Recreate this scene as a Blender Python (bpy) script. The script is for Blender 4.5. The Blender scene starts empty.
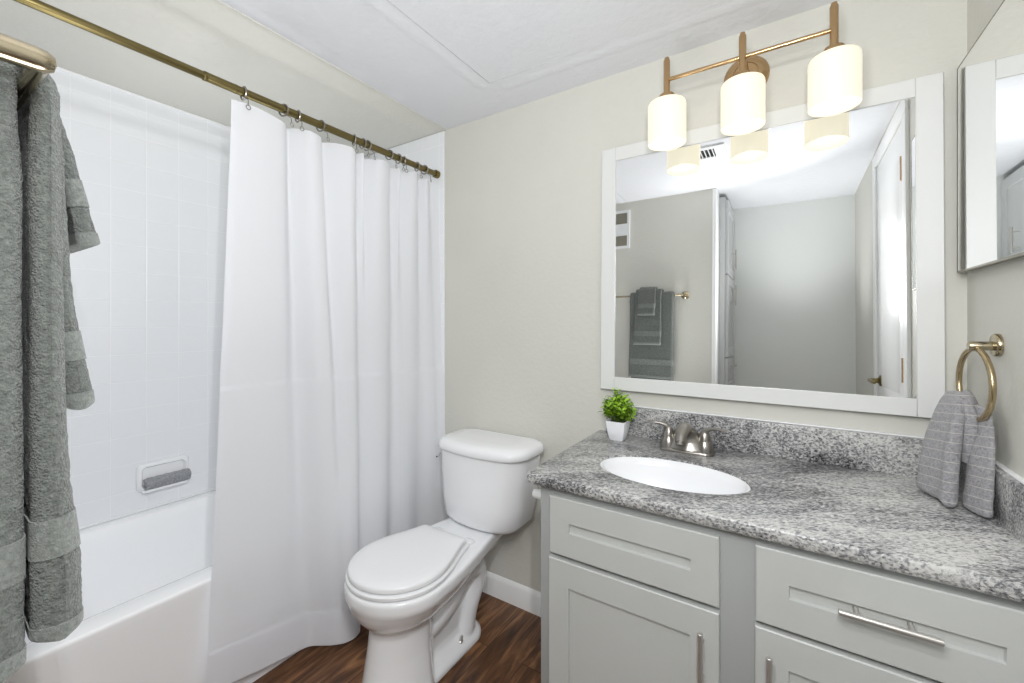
import bpy, bmesh, math, random
from mathutils import Vector, Matrix, noise
R = math.radians
random.seed(7)
C = bpy.context.scene.collection
SC = bpy.context.scene

# ------------------------------------------------------------------ camera
H = 1.21
cam_d = bpy.data.cameras.new('camera'); cam = bpy.data.objects.new('camera', cam_d); C.objects.link(cam)
cam.location = (0, 0, H)
cam.rotation_euler = (R(90), 0, math.atan(273/421))
cam_d.sensor_width = 36; cam_d.lens = 421/1024*36
cam_d.shift_y = -(341.5-322)/1024
cam_d.clip_start = 0.01
SC.camera = cam
# ------------------------------------------------------------------ world, lights, exposure
W = bpy.data.worlds.new('world'); SC.world = W; W.use_nodes = True
W.node_tree.nodes['Background'].inputs[0].default_value = (0.9, 0.95, 1, 1)
W.node_tree.nodes['Background'].inputs[1].default_value = 0.3
SC.view_settings.view_transform = 'Standard'; SC.view_settings.look = 'None'
SC.view_settings.gamma = 1; SC.view_settings.exposure = 0.0
SC.view_settings.use_curve_mapping = False
SC.cycles.max_bounces = 14; SC.cycles.diffuse_bounces = 8; SC.cycles.glossy_bounces = 8
SC.cycles.transparent_max_bounces = 12

def lamp(name, typ, loc, energy, color=(1, 1, 1), **kw):
    d = bpy.data.lights.new(name, typ); d.energy = energy; d.color = color
    for k, v in kw.items(): setattr(d, k, v)
    o = bpy.data.objects.new(name, d); C.objects.link(o); o.location = loc
    return o
# bounce flash behind the camera; ceiling-bounced fill added in the room and tub bay
for nm, loc, en, cone, r_ in (('hall_bounce_flash', (0.05, -.12, .9), 46, 80, .1), ('room_bounce_fill', (-.66, .45, .45), 35, 100, .2),
                              ('tub_bounce_fill', (-1.82, .42, .45), 23, 56, .15), ('tub_bounce_fill', (-1.82, 1.05, .45), 23, 56, .15)):
    fl = lamp(nm, 'SPOT', loc, en, (0.97, 0.985, 1.0), spot_size=R(cone), spot_blend=1.0, shadow_soft_size=r_)
    fl.rotation_euler = (R(180), 0, 0)
# unseen fill spots added above the camera, even over the depth of the room
for dx, dz in ((-.16, .14), (.07, .14), (-.02, .42), (-.10, .28), (.05, .28), (-.20, .56), (.08, .56)):
    fl = lamp('camera_fill', 'SPOT', (dx, .05, H+dz), 1.0, (0.985, 0.99, 1.0), spot_size=R(168), spot_blend=.25, shadow_soft_size=0.0)
    fl.rotation_euler = (R(88), 0, R(30))
    fl.data.use_nodes = True; nt = fl.data.node_tree; em = nt.nodes['Emission']
    fo = nt.nodes.new('ShaderNodeLightFalloff'); fo.inputs['Strength'].default_value = 4.75
    nt.links.new(fo.outputs['Linear'], em.inputs['Strength'])

# ------------------------------------------------------------------ materials
def srgb(r, g, b):
    f = lambda c: (c/255/12.92) if c/255 <= .04045 else ((c/255+.055)/1.055)**2.4
    return (f(r), f(g), f(b), 1)
def mat(name, col, rough=.5, metal=0, bump=None, coat=0, sheen=0, spec=None, var=None):
    m = bpy.data.materials.new(name); m.use_nodes = True
    nt = m.node_tree; b = nt.nodes['Principled BSDF']
    b.inputs['Base Color'].default_value = col; b.inputs['Roughness'].default_value = rough
    b.inputs['Metallic'].default_value = metal; b.inputs['Coat Weight'].default_value = coat
    b.inputs['Coat Roughness'].default_value = .06
    b.inputs['Sheen Weight'].default_value = sheen
    if spec is not None: b.inputs['Specular IOR Level'].default_value = spec
    tc = nt.nodes.new('ShaderNodeTexCoord')
    if bump:
        n = nt.nodes.new('ShaderNodeTexNoise'); n.inputs['Scale'].default_value = bump[0]
        n.inputs['Detail'].default_value = bump[3] if len(bump) > 3 else 3
        nt.links.new(tc.outputs['Object'], n.inputs['Vector'])
        bp = nt.nodes.new('ShaderNodeBump'); bp.inputs['Strength'].default_value = bump[1]
        bp.inputs['Distance'].default_value = bump[2]
        nt.links.new(n.outputs['Fac'], bp.inputs['Height']); nt.links.new(bp.outputs[0], b.inputs['Normal'])
    if var:
        n2 = nt.nodes.new('ShaderNodeTexNoise'); n2.inputs['Scale'].default_value = var[0]; n2.inputs['Detail'].default_value = 4
        nt.links.new(tc.outputs['Object'], n2.inputs['Vector'])
        r = nt.nodes.new('ShaderNodeValToRGB')
        r.color_ramp.elements[0].position = .3; r.color_ramp.elements[1].position = .7
        r.color_ramp.elements[0].color = tuple(c*(1-var[1]) for c in col[:3])+(1,)
        r.color_ramp.elements[1].color = tuple(min(1, c*(1+var[1])) for c in col[:3])+(1,)
        nt.links.new(n2.outputs['Fac'], r.inputs[0]); nt.links.new(r.outputs[0], b.inputs['Base Color'])
    return m
M = {}
M['wall'] = mat('wall_paint', srgb(207, 206, 198), .6, bump=(55, .35, .004, 4), var=(3, .015))
M['hallwall'] = mat('hall_paint', srgb(228, 230, 228), .6, bump=(60, .2, .003))
M['ceil'] = mat('ceiling_paint', srgb(216, 217, 220), .7, bump=(40, .4, .005, 4))
M['white'] = mat('white_paint', srgb(240, 241, 240), .35)
M['frame'] = mat('mirror_frame_paint', srgb(218, 219, 217), .4)
M['porcelain'] = mat('porcelain', srgb(240, 241, 243), .12, coat=.5)
M['seat'] = mat('seat_plastic', srgb(236, 237, 239), .22)
M['tub'] = mat('tub_enamel', srgb(249, 250, 252), .12, coat=.4)
M['cab'] = mat('cabinet_paint', srgb(192, 194, 191), .42, bump=(160, .08, .001), var=(5, .02))
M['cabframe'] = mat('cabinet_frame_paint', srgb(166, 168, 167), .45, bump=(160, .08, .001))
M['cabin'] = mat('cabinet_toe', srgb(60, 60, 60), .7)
M['linen'] = mat('linen_cabinet_paint', srgb(196, 198, 198), .35)
M['faucetmetal'] = mat('satin_nickel', srgb(158, 154, 148), .3, 1)
M['nickel'] = mat('brushed_nickel', srgb(200, 197, 192), .4, .8, bump=(400, .05, .0005))
M['chrome'] = mat('chrome', srgb(225, 226, 228), .1, 1)
M['brass'] = mat('champagne_bronze', srgb(194, 162, 120), .22, 1, bump=(500, .05, .0005))
M['ringmetal'] = mat('champagne_nickel', srgb(186, 168, 134), .24, 1)
M['barmetal'] = mat('satin_champagne', srgb(178, 166, 140), .2, 1)
M['rod'] = mat('antique_brass', srgb(124, 112, 74), .28, 1)
M['mirror'] = mat('mirror_glass', (.93, .94, .94, 1), 0.0, 1)
M['edge'] = mat('mirror_edge', srgb(170, 166, 154), .25, 1)
M['dark'] = mat('dark_void', srgb(22, 22, 22), .9)
M['pot'] = mat('pot_ceramic', srgb(238, 239, 242), .3)
M['soil'] = mat('moss', srgb(44, 58, 20), .95, bump=(200, 1, .004))
M['stem'] = mat('stem', srgb(70, 92, 26), .6)
M['caulk'] = mat('caulk', srgb(236, 237, 238), .45)
M['vent'] = mat('vent_enamel', srgb(232, 233, 234), .4)
M['grill'] = mat('grille_mesh', srgb(150, 146, 132), .6)

def towel_mat(name, col, bs=1.0, scale=420):
    m = bpy.data.materials.new(name); m.use_nodes = True; nt = m.node_tree; b = nt.nodes['Principled BSDF']
    b.inputs['Roughness'].default_value = .95; b.inputs['Sheen Weight'].default_value = .25
    b.inputs['Sheen Roughness'].default_value = .6; b.inputs['Specular IOR Level'].default_value = .1
    tc = nt.nodes.new('ShaderNodeTexCoord')
    v = nt.nodes.new('ShaderNodeTexVoronoi'); v.inputs['Scale'].default_value = scale
    n = nt.nodes.new('ShaderNodeTexNoise'); n.inputs['Scale'].default_value = scale*.45; n.inputs['Detail'].default_value = 4
    n3 = nt.nodes.new('ShaderNodeTexNoise'); n3.inputs['Scale'].default_value = 160; n3.inputs['Detail'].default_value = 3
    for q in (v, n, n3): nt.links.new(tc.outputs['Object'], q.inputs['Vector'])
    mx = nt.nodes.new('ShaderNodeMath'); mx.operation = 'SUBTRACT'
    nt.links.new(n.outputs['Fac'], mx.inputs[0])
    sc = nt.nodes.new('ShaderNodeMath'); sc.operation = 'MULTIPLY'; sc.inputs[1].default_value = .45
    nt.links.new(v.outputs['Distance'], sc.inputs[0]); nt.links.new(sc.outputs[0], mx.inputs[1])
    bp = nt.nodes.new('ShaderNodeBump'); bp.inputs['Strength'].default_value = bs; bp.inputs['Distance'].default_value = .004
    nt.links.new(mx.outputs[0], bp.inputs['Height']); nt.links.new(bp.outputs[0], b.inputs['Normal'])
    r = nt.nodes.new('ShaderNodeValToRGB')
    r.color_ramp.elements[0].position = .25; r.color_ramp.elements[1].position = .75
    r.color_ramp.elements[0].color = tuple(c*.55 for c in col[:3])+(1,); r.color_ramp.elements[1].color = tuple(c*1.5 for c in col[:3])+(1,)
    ad = nt.nodes.new('ShaderNodeMath'); ad.operation = 'ADD'
    hf = nt.nodes.new('ShaderNodeMath'); hf.operation = 'MULTIPLY_ADD'; hf.inputs[1].default_value = .5; hf.inputs[2].default_value = 0
    nt.links.new(n3.outputs['Fac'], hf.inputs[0])
    h2 = nt.nodes.new('ShaderNodeMath'); h2.operation = 'MULTIPLY'; h2.inputs[1].default_value = .5
    nt.links.new(n.outputs['Fac'], h2.inputs[0])
    nt.links.new(hf.outputs[0], ad.inputs[0]); nt.links.new(h2.outputs[0], ad.inputs[1])
    nt.links.new(ad.outputs[0], r.inputs[0]); nt.links.new(r.outputs[0], b.inputs['Base Color'])
    return m
M['towel'] = towel_mat('grey_terry', srgb(104, 108, 104), 1.0)
M['band'] = towel_mat('grey_woven_band', srgb(119, 123, 119), .5, 600)
M['washrag'] = towel_mat('grey_washcloth', srgb(152, 154, 158), .9)

def ring_towel_mat():
    m = towel_mat('striped_grey_terry', srgb(150, 149, 152), .7, 500); nt = m.node_tree; b = nt.nodes['Principled BSDF']
    tc = [n for n in nt.nodes if n.type == 'TEX_COORD'][0]
    at = nt.nodes.new('ShaderNodeAttribute'); at.attribute_name = 'stripe'
    src = b.inputs['Base Color'].links[0].from_socket
    w = nt.nodes.new('ShaderNodeMath'); w.operation = 'PINGPONG'; w.inputs[1].default_value = .5
    nt.links.new(at.outputs['Fac'], w.inputs[0])
    lt = nt.nodes.new('ShaderNodeMath'); lt.operation = 'LESS_THAN'; lt.inputs[1].default_value = .045
    nt.links.new(w.outputs[0], lt.inputs[0])
    mix = nt.nodes.new('ShaderNodeMix'); mix.data_type = 'RGBA'
    nt.links.new(lt.outputs[0], mix.inputs[0]); nt.links.new(src, mix.inputs[6]); mix.inputs[7].default_value = srgb(186, 183, 178)
    nt.links.new(mix.outputs[2], b.inputs['Base Color'])
    return m
M['striped'] = ring_towel_mat()

def tile_mat():
    m = bpy.data.materials.new('white_tile'); m.use_nodes = True; nt = m.node_tree; b = nt.nodes['Principled BSDF']
    b.inputs['Base Color'].default_value = srgb(236, 238, 241); b.inputs['Roughness'].default_value = .3
    tc = nt.nodes.new('ShaderNodeTexCoord'); sp = nt.nodes.new('ShaderNodeSeparateXYZ')
    nt.links.new(tc.outputs['Object'], sp.inputs[0])
    outs = []
    for ax, off in ((0, 1.445), (1, .524), (2, .4227)):
        a = nt.nodes.new('ShaderNodeMath'); a.operation = 'SUBTRACT'; a.inputs[1].default_value = off - 50*.1095
        nt.links.new(sp.outputs[ax], a.inputs[0])
        d = nt.nodes.new('ShaderNodeMath'); d.operation = 'DIVIDE'; d.inputs[1].default_value = .1095; nt.links.new(a.outputs[0], d.inputs[0])
        p = nt.nodes.new('ShaderNodeMath'); p.operation = 'PINGPONG'; p.inputs[1].default_value = .5; nt.links.new(d.outputs[0], p.inputs[0])
        s = nt.nodes.new('ShaderNodeMapRange'); s.inputs[1].default_value = .004; s.inputs[2].default_value = .02; nt.links.new(p.outputs[0], s.inputs[0])
        outs.append(s)
    geo = nt.nodes.new('ShaderNodeNewGeometry'); sn = nt.nodes.new('ShaderNodeSeparateXYZ'); nt.links.new(geo.outputs['True Normal'], sn.inputs[0])
    vals = []
    for k, s in enumerate(outs):   # ignore the axis that the face looks along
        ab = nt.nodes.new('ShaderNodeMath'); ab.operation = 'ABSOLUTE'; nt.links.new(sn.outputs[k], ab.inputs[0])
        g = nt.nodes.new('ShaderNodeMath'); g.operation = 'GREATER_THAN'; g.inputs[1].default_value = .6; nt.links.new(ab.outputs[0], g.inputs[0])
        mx = nt.nodes.new('ShaderNodeMath'); mx.operation = 'MAXIMUM'; nt.links.new(s.outputs[0], mx.inputs[0]); nt.links.new(g.outputs[0], mx.inputs[1])
        vals.append(mx)
    m1 = nt.nodes.new('ShaderNodeMath'); m1.operation = 'MINIMUM'; nt.links.new(vals[0].outputs[0], m1.inputs[0]); nt.links.new(vals[1].outputs[0], m1.inputs[1])
    m2 = nt.nodes.new('ShaderNodeMath'); m2.operation = 'MINIMUM'; nt.links.new(m1.outputs[0], m2.inputs[0]); nt.links.new(vals[2].outputs[0], m2.inputs[1])
    bp = nt.nodes.new('ShaderNodeBump'); bp.inputs['Strength'].default_value = .5; bp.inputs['Distance'].default_value = .0012
    nt.links.new(m2.outputs[0], bp.inputs['Height']); nt.links.new(bp.outputs[0], b.inputs['Normal'])
    mix = nt.nodes.new('ShaderNodeMix'); mix.data_type = 'RGBA'
    nt.links.new(m2.outputs[0], mix.inputs[0]); mix.inputs[6].default_value = srgb(242, 243, 245); mix.inputs[7].default_value = srgb(233, 235, 238)
    nt.links.new(mix.outputs[2], b.inputs['Base Color'])
    return m
M['tile'] = tile_mat()

def granite_mat():
    m = bpy.data.materials.new('grey_granite'); m.use_nodes = True; nt = m.node_tree; b = nt.nodes['Principled BSDF']
    b.inputs['Roughness'].default_value = .3
    tc = nt.nodes.new('ShaderNodeTexCoord'); mp = nt.nodes.new('ShaderNodeMapping'); mp.inputs['Rotation'].default_value = (0, 0, R(-28))
    nt.links.new(tc.outputs['Object'], mp.inputs[0])
    mp2 = nt.nodes.new('ShaderNodeMapping'); mp2.inputs['Scale'].default_value = (.42, 1, .8); nt.links.new(mp.outputs[0], mp2.inputs[0])
    n0 = nt.nodes.new('ShaderNodeTexNoise'); n0.inputs['Scale'].default_value = 7; n0.inputs['Detail'].default_value = 5; n0.inputs['Distortion'].default_value = 1.2
    nt.links.new(mp2.outputs[0], n0.inputs['Vector'])
    n1 = nt.nodes.new('ShaderNodeTexNoise'); n1.inputs['Scale'].default_value = 270; n1.inputs['Detail'].default_value = 5; n1.inputs['Roughness'].default_value = .72
    nt.links.new(mp2.outputs[0], n1.inputs['Vector'])
    v = nt.nodes.new('ShaderNodeTexVoronoi'); v.inputs['Scale'].default_value = 330; nt.links.new(mp2.outputs[0], v.inputs['Vector'])
    sep = nt.nodes.new('ShaderNodeSeparateColor'); nt.links.new(v.outputs['Color'], sep.inputs[0])
    a = nt.nodes.new('ShaderNodeMath'); a.operation = 'MULTIPLY_ADD'; a.inputs[1].default_value = .30; nt.links.new(sep.outputs[0], a.inputs[0])
    s1 = nt.nodes.new('ShaderNodeMath'); s1.operation = 'MULTIPLY'; s1.inputs[1].default_value = 1.05; nt.links.new(n1.outputs['Fac'], s1.inputs[0])
    nt.links.new(s1.outputs[0], a.inputs[2])
    s0 = nt.nodes.new('ShaderNodeMath'); s0.operation = 'MULTIPLY_ADD'; s0.inputs[1].default_value = .72; nt.links.new(n0.outputs['Fac'], s0.inputs[0]); nt.links.new(a.outputs[0], s0.inputs[2])
    r = nt.nodes.new('ShaderNodeValToRGB'); cr = r.color_ramp
    cr.elements[0].position = .58; cr.elements[0].color = srgb(32, 32, 34)
    cr.elements[1].position = 1.0; cr.elements[1].color = srgb(206, 205, 202)
    for p, c in ((.72, (104, 104, 106)), (.82, (150, 150, 150)), (.90, (182, 182, 180))):
        e = cr.elements.new(p); e.color = srgb(*c)
    div = nt.nodes.new('ShaderNodeMath'); div.operation = 'MULTIPLY'; div.inputs[1].default_value = .795; nt.links.new(s0.outputs[0], div.inputs[0])
    nt.links.new(div.outputs[0], r.inputs[0]); nt.links.new(r.outputs[0], b.inputs['Base Color'])
    return m
M['granite'] = granite_mat()

def wood_mat():
    m = bpy.data.materials.new('dark_wood_plank'); m.use_nodes = True; nt = m.node_tree; b = nt.nodes['Principled BSDF']
    b.inputs['Roughness'].default_value = .42
    tc = nt.nodes.new('ShaderNodeTexCoord'); rot = nt.nodes.new('ShaderNodeMapping'); rot.inputs['Rotation'].default_value = (0, 0, R(90))
    rot.inputs['Location'].default_value = (.07, .03, 0)
    nt.links.new(tc.outputs['Object'], rot.inputs[0])
    br = nt.nodes.new('ShaderNodeTexBrick'); br.inputs['Scale'].default_value = 1; br.inputs['Brick Width'].default_value = 1.2; br.inputs['Row Height'].default_value = .15
    br.inputs['Mortar Size'].default_value = .0012; br.inputs['Color1'].default_value = (.2, .2, .2, 1); br.inputs['Color2'].default_value = (.8, .8, .8, 1); br.inputs['Mortar'].default_value = (0, 0, 0, 1)
    br.offset = .37
    nt.links.new(rot.outputs[0], br.inputs['Vector'])
    ofs = nt.nodes.new('ShaderNodeVectorMath'); ofs.operation = 'MULTIPLY_ADD'; ofs.inputs[1].default_value = (3, 7, 1)
    nt.links.new(br.outputs['Color'], ofs.inputs[0]); nt.links.new(rot.outputs[0], ofs.inputs[2])
    mp = nt.nodes.new('ShaderNodeMapping'); mp.inputs['Scale'].default_value = (1.3, 10, 1); nt.links.new(ofs.outputs[0], mp.inputs[0])
    n = nt.nodes.new('ShaderNodeTexNoise'); n.inputs['Scale'].default_value = 2.2; n.inputs['Detail'].default_value = 8; n.inputs['Roughness'].default_value = .62; n.inputs['Distortion'].default_value = 1.6
    nt.links.new(mp.outputs[0], n.inputs['Vector'])
    r = nt.nodes.new('ShaderNodeValToRGB'); cr = r.color_ramp
    cr.elements[0].position = .3; cr.elements[0].color = srgb(52, 34, 22)
    cr.elements[1].position = .75; cr.elements[1].color = srgb(176, 128, 88)
    e = cr.elements.new(.5); e.color = srgb(104, 70, 46)
    nt.links.new(n.outputs['Fac'], r.inputs[0])
    mix = nt.nodes.new('ShaderNodeMix'); mix.data_type = 'RGBA'; mix.blend_type = 'MULTIPLY'; mix.inputs[0].default_value = 1
    mr = nt.nodes.new('ShaderNodeMapRange'); mr.inputs[3].default_value = .75; mr.inputs[4].default_value = 1.1
    nt.links.new(br.outputs['Color'], mr.inputs[0])
    fm = nt.nodes.new('ShaderNodeMix'); fm.data_type = 'RGBA'; fm.inputs[7].default_value = (.12, .1, .08, 1)
    nt.links.new(mr.outputs[0], fm.inputs[6]); nt.links.new(br.outputs['Fac'], fm.inputs[0])
    nt.links.new(r.outputs[0], mix.inputs[6]); nt.links.new(fm.outputs[2], mix.inputs[7])
    nt.links.new(mix.outputs[2], b.inputs['Base Color'])
    bp = nt.nodes.new('ShaderNodeBump'); bp.inputs['Strength'].default_value = .15; bp.inputs['Distance'].default_value = .002
    nt.links.new(n.outputs['Fac'], bp.inputs['Height']); nt.links.new(bp.outputs[0], b.inputs['Normal'])
    return m
M['wood'] = wood_mat()

def curtain_mat():
    m = bpy.data.materials.new('white_curtain_cloth'); m.use_nodes = True; nt = m.node_tree
    b = nt.nodes['Principled BSDF']; b.inputs['Base Color'].default_value = srgb(244, 245, 248); b.inputs['Roughness'].default_value = .8
    b.inputs['Specular IOR Level'].default_value = .2
    tl = nt.nodes.new('ShaderNodeBsdfTranslucent'); tl.inputs[0].default_value = srgb(244, 245, 248)
    tr = nt.nodes.new('ShaderNodeBsdfTransparent')
    m1 = nt.nodes.new('ShaderNodeMixShader'); m1.inputs[0].default_value = .36
    m2 = nt.nodes.new('ShaderNodeMixShader'); m2.inputs[0].default_value = .07
    nt.links.new(b.outputs[0], m1.inputs[1]); nt.links.new(tl.outputs[0], m1.inputs[2])
    nt.links.new(m1.outputs[0], m2.inputs[1]); nt.links.new(tr.outputs[0], m2.inputs[2])
    nt.links.new(m2.outputs[0], nt.nodes['Material Output'].inputs[0])
    tc = nt.nodes.new('ShaderNodeTexCoord'); mp = nt.nodes.new('ShaderNodeMapping'); mp.inputs['Scale'].default_value = (1, 1, .3)
    nt.links.new(tc.outputs['Object'], mp.inputs[0])
    n = nt.nodes.new('ShaderNodeTexNoise'); n.inputs['Scale'].default_value = 200; n.inputs['Detail'].default_value = 3; nt.links.new(mp.outputs[0], n.inputs['Vector'])
    bp = nt.nodes.new('ShaderNodeBump'); bp.inputs['Strength'].default_value = .12; bp.inputs['Distance'].default_value = .002
    nt.links.new(n.outputs['Fac'], bp.inputs['Height']); nt.links.new(bp.outputs[0], b.inputs['Normal'])
    return m
M['curtain'] = curtain_mat()

def leaf_mat():
    m = mat('boxwood_leaf', srgb(104, 160, 30), .4); nt = m.node_tree; b = nt.nodes['Principled BSDF']
    at = nt.nodes.new('ShaderNodeAttribute'); at.attribute_name = 'tint'
    r = nt.nodes.new('ShaderNodeValToRGB'); r.color_ramp.elements[0].color = srgb(26, 60, 10); r.color_ramp.elements[1].color = srgb(154, 198, 50)
    nt.links.new(at.outputs['Fac'], r.inputs[0]); nt.links.new(r.outputs[0], b.inputs['Base Color'])
    return m
M['leaf'] = leaf_mat()

def glow_mat(name, col, strength, base):
    m = mat(name, base, .35); b = m.node_tree.nodes['Principled BSDF']
    b.inputs['Emission Color'].default_value = col; b.inputs['Emission Strength'].default_value = strength
    return m
M['shade'] = glow_mat('lit_opal_glass', srgb(255, 246, 220), .60, srgb(196, 192, 178))
M['bulb'] = glow_mat('lit_bulb', srgb(255, 248, 232), 2.4, srgb(255, 255, 250))

# ------------------------------------------------------------------ mesh helpers
def bx(bm, x0, x1, y0, y1, z0, z1):
    vs = [bm.verts.new((x, y, z)) for x in (x0, x1) for y in (y0, y1) for z in (z0, z1)]
    for f in ((0, 1, 3, 2), (4, 6, 7, 5), (0, 4, 5, 1), (2, 3, 7, 6), (0, 2, 6, 4), (1, 5, 7, 3)):
        bm.faces.new([vs[i] for i in f])
    return vs
def loft(bm, rings, cap0=True, cap1=True, closed=True):
    L = [[bm.verts.new(p) for p in r] for r in rings]
    n = len(L[0])
    for a, b in zip(L, L[1:]):
        for i in range(n if closed else n-1):
            j = (i+1) % n
            bm.faces.new((a[i], a[j], b[j], b[i]))
    if cap0: bm.faces.new(L[0][::-1])
    if cap1: bm.faces.new(L[-1])
    return L
def tube(bm, pts, r, seg=12, cap=True, closed=False):
    pts = [Vector(p) for p in pts]; n = len(pts); rings = []; up = None
    for i, p in enumerate(pts):
        if closed: t = pts[(i+1) % n]-pts[i-1]
        else: t = pts[min(i+1, n-1)]-pts[max(i-1, 0)]
        t.normalize()
        if up is None:
            up = Vector((0, 0, 1)) if abs(t.z) < .9 else Vector((1, 0, 0))
        u = t.cross(up)
        if u.length < 1e-5: u = t.orthogonal()
        u.normalize(); up = u.cross(t).normalized()
        rr = r[i] if hasattr(r, '__len__') else r
        rings.append([p+u*math.cos(2*math.pi*k/seg)*rr+up*math.sin(2*math.pi*k/seg)*rr for k in range(seg)])
    if closed: rings.append(rings[0]); 
    loft(bm, rings, cap and not closed, cap and not closed)
    if closed: bmesh.ops.remove_doubles(bm, verts=bm.verts, dist=1e-6)
def lathe(bm, prof, mtx=None, seg=32, cap0=True, cap1=True):
    rings = []
    for r, z in prof:
        ring = [Vector((max(r, 1e-5)*math.cos(2*math.pi*k/seg), max(r, 1e-5)*math.sin(2*math.pi*k/seg), z)) for k in range(seg)]
        rings.append([mtx @ p if mtx else p for p in ring])
    loft(bm, rings, cap0, cap1)
def axis(loc, d):   # matrix sending +z onto direction d, at loc
    return Matrix.Translation(loc) @ Vector((0, 0, 1)).rotation_difference(Vector(d).normalized()).to_matrix().to_4x4()
def obj(name, bm, m, parent=None, smooth=40, bevel=0, bseg=2, sub=0):
    bmesh.ops.recalc_face_normals(bm, faces=bm.faces)
    if bevel:
        es = [e for e in bm.edges if len(e.link_faces) == 2 and e.calc_face_angle(0) > R(40)]
        bmesh.ops.bevel(bm, geom=es, offset=bevel, segments=bseg, profile=.5, affect='EDGES', clamp_overlap=True)
    me = bpy.data.meshes.new(name); bm.to_mesh(me); bm.free()
    me.polygons.foreach_set('use_smooth', [True]*len(me.polygons))
    me.set_sharp_from_angle(angle=R(smooth))
    me.materials.append(m if not isinstance(m, str) else M[m])
    o = bpy.data.objects.new(name, me); C.objects.link(o)
    if parent:
        o.parent = parent
        o.matrix_parent_inverse = Matrix.Translation(parent.location).inverted()
    if sub:
        s = o.modifiers.new('sub', 'SUBSURF'); s.levels = sub; s.render_levels = sub
    return o
def tag(o, label, cat, group=None):
    o['label'] = label; o['category'] = cat
    if group: o['group'] = group
    return o
def thing(name, loc, label, cat, group=None):
    o = bpy.data.objects.new(name, None); C.objects.link(o); o.location = loc; o.empty_display_size = .05
    return tag(o, label, cat, group)
def struct(name, bm, m, bevel=0, **k):
    o = obj(name, bm, m, bevel=bevel, **k); o['kind'] = 'structure'; return o
def box(*a):
    bm = bmesh.new(); bx(bm, *a); return bm
def catmull(P, n):
    P = [Vector(p) for p in P]; out = []
    m = len(P)-1
    for i in range(n+1):
        t = i/n*m; k = min(int(t), m-1); f = t-k
        p0, p1, p2, p3 = P[max(k-1, 0)], P[k], P[k+1], P[min(k+2, m)]
        out.append(.5*((2*p1)+(p2-p0)*f+(2*p0-5*p1+4*p2-p3)*f*f+(3*p1-p0-3*p2+p3)*f**3))
    return out
def rrect(cx, cy, hx, hy, r, z, seg=6):
    out = []
    for (sx, sy, a0) in ((1, 1, 0), (-1, 1, 90), (-1, -1, 180), (1, -1, 270)):
        for k in range(seg+1):
            a = R(a0+90*k/seg)
            out.append((cx+sx*(hx-r)+r*math.cos(a), cy+sy*(hy-r)+r*math.sin(a), z))
    return out

# ------------------------------------------------------------------ room
YB, XL, XR, ZC = 1.525, -2.2, .388, 2.133
struct('floor', box(-2.4, .6, -.9, 1.7, -.06, 0), 'wood')
struct('wall_back', box(-2.4, .6, YB, YB+.1, -.06, 2.3), 'wall')
struct('wall_left', box(XL-.1, XL, -.2, YB, -.06, 2.3), 'tile')
# right wall with the door opening
DY0, DY1, DZ = .275, .845, 2.03
bm = bmesh.new()
bx(bm, XR, XR+.1, DY1, YB+.1, -.06, 2.3); bx(bm, XR, XR+.1, -.9, DY0, -.06, 2.3); bx(bm, XR, XR+.1, DY0, DY1, DZ, 2.3)
bx(bm, XR+.1, XR+.13, DY0-.1, DY1+.1, -.06, 2.3)
struct('wall_right', bm, 'wall')
struct('wall_front', box(-2.3, -.384, -.09, .03, -.06, 2.3), 'wall')
struct('wall_hall', box(-.9, .6, -.63, -.53, -.06, 2.3), 'hallwall')
struct('wall_hall_left', box(-.98, -.88, -.63, -.09, -.06, 2.3), 'hallwall')
# ceiling: painted tub bay, then the white ceiling with its cracked patch seam
struct('ceiling_tub_bay', box(-2.3, -1.362, -.2, 1.6, ZC-.003, ZC+.05), 'wall', bevel=.002)
bm = bmesh.new()
def poly_slab(bm, pts, z0, z1):
    loft(bm, [[(x, y, z0) for x, y in pts], [(x, y, z1) for x, y in pts]])
g = .0022
poly_slab(bm, [(-1.3625, -.7), (-.957-g, -.7), (-.957-g, 1.318+g), (-.25, 1.345), (.5, 1.345), (.5, 1.6), (-1.3625, 1.6)], ZC, ZC+.05)
struct('ceiling', bm, 'ceil')
bm = bmesh.new()
poly_slab(bm, [(-.957, -.7), (.5, -.7), (.5, 1.3449), (-.25, 1.3449), (-.957, 1.318)], ZC, ZC+.05)
struct('ceiling_patch', bm, 'ceil')
struct('ceiling_slab', box(-2.4, .6, -.9, 1.7, ZC+.05, ZC+.15), 'dark')
bm = bmesh.new()   # low taped ridge beside the seam
for P0, P1 in (((-.93, 1.375), (.38, 1.40)), ((-1.0, 0.0), (-1.0, 1.33))):
    v = Vector((P1[0]-P0[0], P1[1]-P0[1], 0)).normalized(); n_ = Vector((-v.y, v.x, 0))
    rings = []
    for P_ in (P0, P1):
        c = Vector((P_[0], P_[1], ZC+.0005))
        rings.append([c+n_*w+Vector((0, 0, h)) for w, h in ((-.03, 0), (-.012, -.0022), (0, -.003), (.012, -.0022), (.03, 0))])
    loft(bm, rings, False, False, closed=False)
struct('ceiling_ridge', bm, 'ceil')

# tiled end walls of the tub bay
struct('tile_wall_end', box(XL, -1.372, YB-.009, YB, .40, ZC-.004), 'tile', bevel=.004)
struct('tile_wall_near', box(XL, -1.40, .03, .039, .40, ZC-.004), 'tile', bevel=.004)
struct('trim_1', box(XL, XL+.006, .03, YB-.009, ZC-.012, ZC-.003), 'caulk', bevel=.002)

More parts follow.
